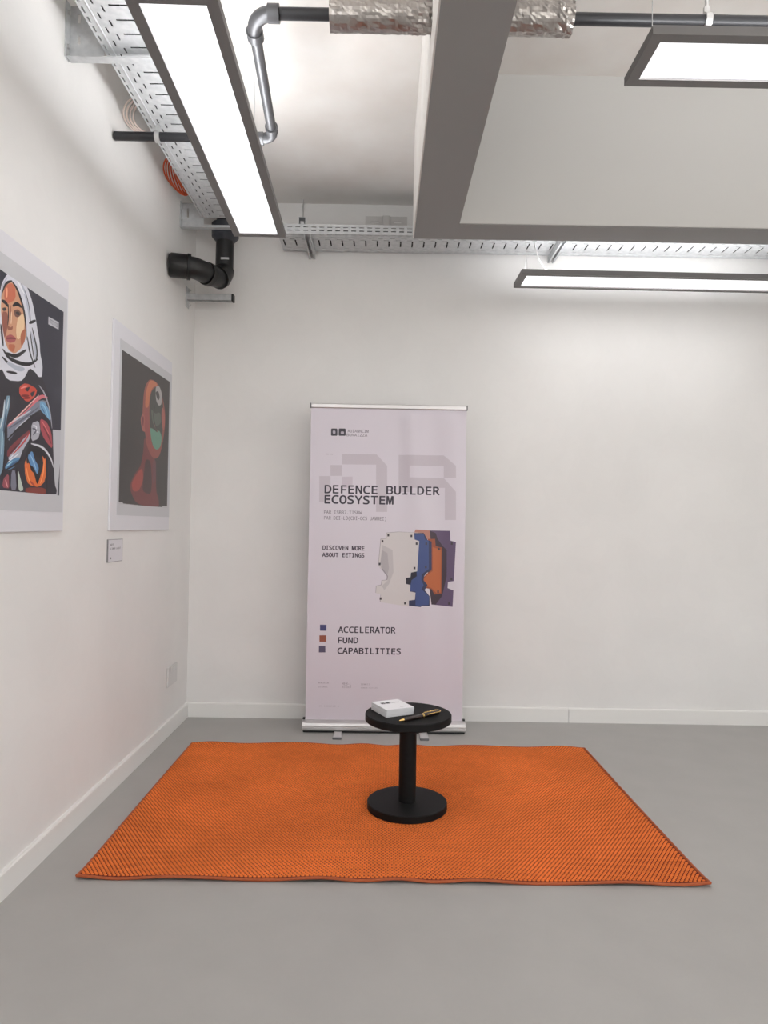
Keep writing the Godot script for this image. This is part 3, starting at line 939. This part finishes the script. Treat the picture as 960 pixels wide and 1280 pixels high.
	tube(s, [Vector3(0.234, 0.01, -0.24), Vector3(0.243, 0.03, -0.272)], 0.069, 28)
	obj("sealing_ring", s, pvc, dp)
	s = mb()
	tube(s, [Vector3(0.250, 0.07, -0.33), Vector3(0.252, 0.638, -0.33)], 0.056, 28)
	obj("riser", s, pvc, dp)
	s = mb()
	lathe(s, [Vector2(0.057, 0.27), Vector2(0.084, 0.30), Vector2(0.086, 0.38), Vector2(0.057, 0.385)], 28, Transform3D(Basis(), Vector3(0.252, 0, -0.33)))
	obj("fire_collar", s, mat("collar_grey", Color(0.2, 0.21, 0.235), 0.5), dp)
	s = mb()
	box(s, Vector3(0.265, 0.145, -0.273), Vector3(0.05, 0.012, 0.006))
	obj("pale_clip", s, mats["zinc"], dp)
	# cantilever arm under it
	var arm := channel_bar("support_arm", "short galvanised support arm with black end cap under the black drain pipe", "bracket", Vector3(WL + 0.006, 2.722, -4.49), 0.0, 0.285)
	s = mb()
	bevel_box(s, Vector3(-0.002, 0, 0), Vector3(0.007, 0.13, 0.06), 0.002)
	obj("wall_plate", s, galv, arm)
	s = mb()
	bevel_box(s, Vector3(0.290, 0, 0), Vector3(0.014, 0.046, 0.046), 0.002)
	obj("end_cap", s, pvc, arm)
	for y in [-0.048, 0.048]:
		s = mb()
		lathe(s, [Vector2(0, 0), Vector2(0.011, 0), Vector2(0.011, 0.010), Vector2(0.005, 0.011), Vector2(0.005, 0.02), Vector2(0, 0.02)], 6, Transform3D(Basis(Vector3.UP, Vector3.RIGHT, Vector3(0, 0, 1)), Vector3(0.0015, y, 0)))
		obj("bolt", s, mats["zinc"], arm)
	# dark cables added to both trays so the slots show dark
	var sheath := mat("added_cable_sheath", Color(0.13, 0.13, 0.14), 0.5)
	for k in 9:
		s = mb()
		var x := -1.098 + 0.0335 * k
		tube(s, [Vector3(x, 3.1525, -4.24), Vector3(x + 0.003, 3.1525, -2.5), Vector3(x, 3.1525, -0.95)], 0.0155, 10)
		tag(obj("added_tray_cable", s, sheath), "dark cable added to darken the slots of the left tray, %s across from the wall side" % NTH[k], "cable", "cables added to darken the left tray slots")
	for k in 5:
		s = mb()
		var z := -4.632 + 0.055 * k
		tube(s, [Vector3(-0.67, 3.132, z), Vector3(1.5, 3.132, z + 0.002), Vector3(3.9, 3.132, z)], 0.0255, 12)
		tag(obj("added_tray_cable", s, sheath), "dark cable added to darken the slots of the back tray, %s out from the wall" % NTH[k], "cable", "cables added to darken the back tray slots")
	# channels carrying the back tray
	channel_bar("tray_support", "galvanised channel under the back tray just right of the long light panel", "bracket", Vector3(-0.49, 3.076, WB), -PI / 2, 0.315)
	channel_bar("tray_support", "galvanised channel under the back tray above the far light panel", "bracket", Vector3(1.105, 3.076, WB), -PI / 2, 0.33)
	var hb := channel_bar("tray_hanger", "slotted hanger channel on a thin rod above the back tray", "bracket", Vector3(-0.53, 3.195, -4.40), PI / 2 + 0.1, 0.24)
	s = mb()
	tube(s, [Vector3(0.225, 0.0, 0), Vector3(0.225, CEIL - 3.195, 0)], 0.004, 8)
	obj("threaded_rod", s, mats["zinc"], hb)
	s = mb()
	box2(s, Vector3(0.012, -0.034, -0.012), Vector3(0.028, 0.0, 0.012))
	obj("tray_hook", s, galv, hb)
	# wall fixings above the back tray
	var wf := thing("wall_bracket", "pale slotted splice plate on the back wall above the tray", "bracket", Vector3(0.0, 3.31, WB))
	s = mb()
	slotted(s, Transform3D(Basis(Vector3.UP, Vector3(0, 0, 1), Vector3.RIGHT), Vector3(-0.14, -0.05, 0.003)), 0.09, 0.28, 0.004, [[0.05, 0.010, 0.05, 0.15, 0.04]])
	obj("splice_plate", s, mat("painted_metal", Color(0.80, 0.79, 0.78), 0.5), wf)
	s = mb()
	bevel_box(s, Vector3(0, -0.02, 0.012), Vector3(0.05, 0.12, 0.02), 0.003)
	obj("cover_block", s, mat("painted_metal", Color.WHITE), wf)
	# loose cables hanging off the left tray
	var white_c := mat("white_cable", Color(0.87, 0.80, 0.77), 0.45)
	var wl := thing("white_cable", "thin loose white cable looped below the left cable tray above the pipe", "cable", Vector3(-1.15, 3.215, -3.32))
	for k in 4:
		s = mb()
		var q := k * 0.012
		tube(s, bez3(Vector3(0.02, 0.03, 0.13 - q), Vector3(-0.19 + k * 0.022, -0.01 - 0.01 * k, 0.06 - q), Vector3(-0.11 + k * 0.02, -0.03, -0.17 + q), Vector3(0.022, -0.012, -0.2 + q * 2.0), 18), 0.004, 8)
		obj("cable_loop", s, white_c, wl)
	var oc := thing("orange_cable", "coil of orange cable tucked between the left tray and the wall", "cable", Vector3(-1.165, 3.225, -3.96))
	var orange := mat("orange_cable", Color(0.80, 0.33, 0.15), 0.5)
	for k in 7:
		s = mb()
		var rx := 0.022 + 0.007 * k
		var rz := 0.07 + 0.014 * k
		var p := []
		for i in 25:
			var a := TAU * i / 24.0
			p.append(Vector3(cos(a) * rx * 0.9 - rx * 0.9 + 0.03, -0.012 + 0.004 * k + 0.012 * sin(a * 2.0 + k) + 0.03 * sin(a), sin(a) * rz))
		tube(s, p, 0.0045, 8, false)
		obj("cable_turn", s, orange, oc)
	# the flex that feeds the far panel
	s = mb()
	tube(s, bez3(Vector3(-0.74, 0.30, -0.05), Vector3(-0.73, 0.18, -0.02), Vector3(-0.70, 0.09, 0.0), Vector3(-0.645, 0.06, 0.0), 14), 0.004, 8)
	obj("power_flex", s, mat("white_flex", Color(0.9, 0.9, 0.9), 0.4), far_panel)
	s = mb()
	bevel_box(s, Vector3(-0.64, 0.046, 0.0), Vector3(0.028, 0.036, 0.03), 0.003)
	obj("power_connector", s, mat("white_flex", Color.WHITE), far_panel)

	# ---------------- left wall
	art_board("colourful print of a woman in a white headscarf and patterned shawl, at the left edge", Vector3(WL, 1.241, -1.885), portrait_print(), 0.10, 0.863, 0.139, 0.859, [0.075, 0.895, 0.074, 0.918])
	art_board("dark print of a red head in profile with a green opening, nearest the corner", Vector3(WL, 1.238, -3.27), head_print(), 0.10, 0.86, 0.127, 0.869, [0.077, 0.903, 0.074, 0.918])
	var cc := thing("caption_card", "small white caption card on the left wall below the dark print", "sign", Vector3(WL, 1.09, -3.266), PI / 2)
	s = mb()
	box2(s, Vector3(0, 0, 0), Vector3(0.184, 0.108, 0.006))
	obj("card_back", s, mat("acrylic_white", Color(0.52, 0.51, 0.52), 0.3), cc)
	s = mb()
	sheet(s, Vector3(0.003, 0.105, 0.0064), Vector3(0.181, 0.105, 0.0064), Vector3(0.181, 0.003, 0.0064), Vector3(0.003, 0.003, 0.0064), Vector3(0, 0, 1))
	obj("caption_print", s, caption_print(), cc)
	var so := thing("wall_socket", "white double wall socket low on the left wall near the corner", "socket", Vector3(WL, 0.293, -4.225), PI / 2)
	var sock := mat("socket_white", Color(0.80, 0.795, 0.79), 0.35)
	s = mb()
	bevel_box(s, Vector3(0.092, 0.06, 0.006), Vector3(0.184, 0.12, 0.012), 0.003)
	obj("face_plate", s, sock, so)
	for k in 2:
		s = mb()
		bevel_box(s, Vector3(0.062 + 0.06 * k, 0.095, 0.0135), Vector3(0.02, 0.025, 0.006), 0.0015)
		obj("switch", s, sock, so)

	# ---------------- roll-up banner
	var bn := thing("banner_stand", "tall pale lilac roll-up banner with black lettering standing before the back wall", "banner", Vector3(0.036, 0, -4.41), 0.01)
	var alu := mat("banner_aluminium", Color(0.80, 0.79, 0.79), 0.32, 0.7)
	s = mb()
	var bp := PackedVector2Array([Vector2(-0.055, 0.012), Vector2(0.045, 0.012), Vector2(0.052, 0.022), Vector2(0.052, 0.032), Vector2(0.047, 0.036), Vector2(0.047, 0.04), Vector2(0.051, 0.044), Vector2(0.045, 0.058), Vector2(0.03, 0.068), Vector2(0.008, 0.072), Vector2(-0.04, 0.07), Vector2(-0.055, 0.055)])
	prism(s, bp, 0.996, Transform3D(Basis(Vector3(0, 0, 1), Vector3.UP, Vector3.RIGHT), Vector3(-0.5, 0, 0)))
	obj("base_cassette", s, alu, bn)
	s = mb()
	prism(s, PackedVector2Array([Vector2(-0.05, 0.004), Vector2(0.048, 0.004), Vector2(0.048, 0.0125), Vector2(-0.05, 0.0125)]), 0.996, Transform3D(Basis(Vector3(0, 0, 1), Vector3.UP, Vector3.RIGHT), Vector3(-0.5, 0, 0)))
	obj("base_gasket", s, pvc, bn)
	for e in [-0.5035, 0.4995]:
		s = mb()
		prism(s, bp, 0.0075, Transform3D(Basis(Vector3(0, 0, 1), Vector3.UP, Vector3.RIGHT), Vector3(e - 0.00375, 0, 0)))
		obj("end_plate", s, alu, bn)
		s = mb()
		bevel_box(s, Vector3(e + (0.004 if e < 0 else -0.004), 0.076, 0.0), Vector3(0.014, 0.012, 0.02), 0.002)
		obj("end_stop", s, pvc, bn)
	for fx in [-0.284, 0.24]:
		s = mb()
		bevel_box(s, Vector3(fx, 0.006, 0.085), Vector3(0.052, 0.01, 0.175), 0.003)
		obj("foot", s, alu, bn)
		s = mb()
		bevel_box(s, Vector3(fx, 0.0055, 0.175), Vector3(0.054, 0.011, 0.014), 0.002)
		obj("foot_tip", s, mat("tip_grey", Color(0.42, 0.42, 0.43), 0.5), bn)
	var fab := mb()
	fab.set_smooth_group(3)
	var NX := 40
	var NY := 60
	var fold := func(u: float, v: float) -> Vector3:
		# u across, v up; a taut sheet with soft slanting creases on its right half
		var right := smoothstep(0.35, 0.8, u) * (0.35 + 0.65 * v)
		var z := 0.0055 * right * sin(u * 26.0 + v * 3.5) + 0.0045 * right * sin(u * 9.0 - v * 11.0) + 0.002 * sin(u * 7.0 + 2.0 * v)
		z += 0.009 * exp(-pow((u - 0.62 - 0.16 * (1.0 - v)) / 0.035, 2.0)) * smoothstep(0.6, 1.0, v)
		return Vector3(-0.4865 + 0.975 * u - 0.004 * (1.0 - v), 0.07 + 1.942 * v, 0.008 + z * smoothstep(1.0, 0.97, v) * smoothstep(0.0, 0.03, v))
	for j in NY:
		for i in NX:
			var c := []
			for o in [[0, 0], [1, 0], [1, 1], [0, 1]]:
				c.append(Vector2(float(i + o[0]) / NX, float(j + o[1]) / NY))
			for t in [[0, 2, 1], [0, 3, 2]]:
				for id in t:
					fab.set_uv(Vector2(c[id].x, 1.0 - c[id].y))
					fab.add_vertex(fold.call(c[id].x, c[id].y))
	obj("banner_sheet", fab, banner_print(), bn)
	s = mb()
	bevel_box(s, Vector3(0.0, 2.026, 0.008), Vector3(0.978, 0.028, 0.018), 0.004)
	obj("top_rail", s, alu, bn)
	for e in [-0.490, 0.490]:
		s = mb()
		bevel_box(s, Vector3(e, 2.026, 0.008), Vector3(0.006, 0.032, 0.021), 0.002)
		obj("rail_cap", s, mat("tip_grey", Color.WHITE), bn)
	s = mb()
	tube(s, [Vector3(0, 0.06, -0.03), Vector3(0, 2.02, -0.008)], 0.009, 12)
	obj("support_pole", s, alu, bn)

	# ---------------- rug
	var rug := thing("rug", "flat woven burnt orange rug under the black side table", "rug", Vector3(0.064, 0, -3.326), 0.004)
	var rw := 2.275
	var rd := 1.55
	var core := mat("rug_core", Color(0.44, 0.15, 0.05), 0.95)
	s = mb()
	s.set_smooth_group(4)
	var gx := 110
	var gz := 74
	for k in 2:
		for i in gx:
			for j in gz:
				var q := []
				for o in [[0, 0], [1, 0], [1, 1], [0, 1]]:
					var x: float = -rw / 2 + rw * (i + o[0]) / gx
					var z: float = -rd / 2 + rd * (j + o[1]) / gz
					q.append(Vector3(x, rug_wave(x, z) + 0.0055 * k, z))
				quad_out(s, q[0], q[1], q[2], q[3], Vector3.UP if k == 1 else Vector3.DOWN)
	obj("rug_body", s, core, rug)
	var edge := mat("rug_binding", Color(0.66, 0.33, 0.19), 0.9)
	for side in 4:
		s = mb()
		var p := []
		for i in 141:
			var f := float(i) / 140 - 0.5
			var x := f * rw if side < 2 else (rw / 2 if side == 2 else -rw / 2)
			var z := f * rd if side > 1 else (rd / 2 if side == 0 else -rd / 2)
			p.append(Vector3(x, rug_wave(x, z) + 0.0045, z))
		tube(s, p, 0.0055, 8)
		obj("binding", s, edge, rug)
	# woven knots: too many to count
	var knot := mb()
	lathe(knot, [Vector2(1.0, -0.2), Vector2(0.92, 0.45), Vector2(0.6, 0.85), Vector2(0.0, 1.0)], 8, Transform3D(), true)
	knot.generate_normals()
	knot.index()
	var km := mat("rug_yarn", Color.WHITE, 0.92)
	km.vertex_color_use_as_albedo = true
	km.metallic_specular = 0.2
	var px := 0.0158
	var pz := 0.0118
	var nx := int((rw - 0.012) / px)
	var nz := int((rd - 0.012) / pz)
	var mm := MultiMesh.new()
	mm.transform_format = MultiMesh.TRANSFORM_3D
	mm.use_colors = true
	mm.mesh = knot.commit()
	mm.instance_count = nx * nz
	var tone := FastNoiseLite.new()
	tone.seed = 31
	tone.frequency = 1.6
	var id := 0
	for j in nz:
		for i in nx:
			var x := -rw / 2 + 0.008 + px * (i + (0.5 if j % 2 else 0.0))
			var z := -rd / 2 + 0.008 + pz * j
			var b := Basis(Vector3.UP, rng.randf_range(-0.1, 0.1)) * Basis.from_scale(Vector3(0.0066, 0.0046 + rng.randf() * 0.0006, 0.0050))
			mm.set_instance_transform(id, Transform3D(b, Vector3(x, rug_wave(x, z) + 0.0052, z)))
			var k := rng.randf_range(0.93, 1.07) * (1.0 + 0.2 * tone.get_noise_2d(x, z))
			mm.set_instance_color(id, Color(0.76 * k, 0.190 * k, 0.048 * k))
			id += 1
	var mi := MultiMeshInstance3D.new()
	mi.name = "woven_knots"
	mi.multimesh = mm
	mi.material_override = km
	mi.set_meta("kind", "stuff")
	rug.add_child(mi, true)

	# ---------------- side table and what lies on it
	var top := 0.437
	var lift := 0.0115
	var tb := thing("side_table", "small round matt black pedestal side table on the orange rug", "table", Vector3(0.135, lift, -3.2))
	var blk := mat("table_black", Color(0.06, 0.059, 0.061), 0.6)
	world_tex(blk, noise_tex(0.03, 41, 256, ramp2(Color(0.85, 0.85, 0.85), Color(1, 1, 1))), 3.0)
	blk.metallic_specular = 0.35
	relief(blk, noise_tex(0.2, 42, 256), 0.01)
	s = mb()
	lathe(s, [Vector2(0, 0), Vector2(0.176, 0), Vector2(0.18, 0.004), Vector2(0.18, 0.030), Vector2(0.177, 0.033), Vector2(0, 0.033)], 72)
	obj("base", s, blk, tb)
	s = mb()
	lathe(s, [Vector2(0.039, 0.033), Vector2(0.039, top - lift - 0.033)], 40)
	obj("stem", s, blk, tb)
	s = mb()
	var th := top - lift
	lathe(s, [Vector2(0, th - 0.034), Vector2(0.19, th - 0.034), Vector2(0.195, th - 0.03), Vector2(0.195, th - 0.004), Vector2(0.192, th), Vector2(0, th)], 72)
	obj("tabletop", s, blk, tb)
	var cs := thing("card_stack", "white stack of printed cards on the black side table", "stack of cards", Vector3(0.0625, top, -3.2135), 0.46)
	var cw := mat("card_white", Color(0.84, 0.84, 0.85), 0.55)
	var csx := 0.138
	var csz := 0.155
	for k in 3:
		s = mb()
		bevel_box(s, Vector3(0.0008 * (k - 1), 0.0055 + 0.0114 * k, 0.0006 * k), Vector3(csx, 0.0108, csz), 0.0012)
		obj("card_bundle", s, cw, cs)
	s = mb()
	sheet(s, Vector3(-csx / 2, 0.0342, -csz / 2), Vector3(csx / 2, 0.0342, -csz / 2), Vector3(csx / 2, 0.0342, csz / 2), Vector3(-csx / 2, 0.0342, csz / 2), Vector3.UP)
	obj("top_card", s, card_print(), cs)
	var pa := Vector3(0.089, top + 0.0095, -3.036)
	var pb := Vector3(0.274, top + 0.0095, -3.19)
	var dir := (pb - pa).normalized()
	var plen := pa.distance_to(pb)
	var pen := thing("pen", "dark brown pen with gold trim lying beside the white card stack", "pen", pa, atan2(-dir.z, dir.x))
	var brown := mat("pen_lacquer", Color(0.13, 0.055, 0.035), 0.2)
	brown.clearcoat_enabled = true
	brown.clearcoat = 0.6
	var gold := mat("pen_gold", Color(0.93, 0.78, 0.50), 0.22, 0.9)
	var along := Transform3D(Basis(Vector3(0, 1, 0), Vector3(1, 0, 0), Vector3(0, 0, 1)), Vector3.ZERO)
	s = mb()
	lathe(s, [Vector2(0, 0), Vector2(0.003, 0.002), Vector2(0.0065, 0.02), Vector2(0.0075, 0.024)], 20, along, true)
	obj("tip", s, gold, pen)
	s = mb()
	lathe(s, [Vector2(0.0075, 0.024), Vector2(0.0088, 0.06), Vector2(0.0094, plen * 0.56)], 20, along, true)
	obj("barrel", s, brown, pen)
	s = mb()
	lathe(s, [Vector2(0.0094, plen * 0.55), Vector2(0.0104, plen * 0.55), Vector2(0.0104, plen * 0.59), Vector2(0.0094, plen * 0.59)], 20, along)
	obj("ring", s, gold, pen)
	s = mb()
	lathe(s, [Vector2(0.0095, plen * 0.585), Vector2(0.0095, plen * 0.85), Vector2(0.008, plen * 0.97), Vector2(0.005, plen), Vector2(0, plen)], 20, along, true)
	obj("cap", s, brown, pen)
	s = mb()
	tube(s, [Vector3(plen * 0.66, 0.004, 0.0112), Vector3(plen * 0.82, 0.005, 0.0122), Vector3(plen * 0.965, 0.005, 0.0115), Vector3(plen * 1.0, 0.005, 0.006), Vector3(plen * 1.01, 0.006, 0.0), Vector3(plen * 0.995, 0.007, -0.006), Vector3(plen * 0.95, 0.0085, -0.0085), Vector3(plen * 0.62, 0.009, -0.0065)], 0.0026, 8)  # gold clip; its run back along the top stands in for a highlight
	obj("clip_and_highlight", s, gold, pen)
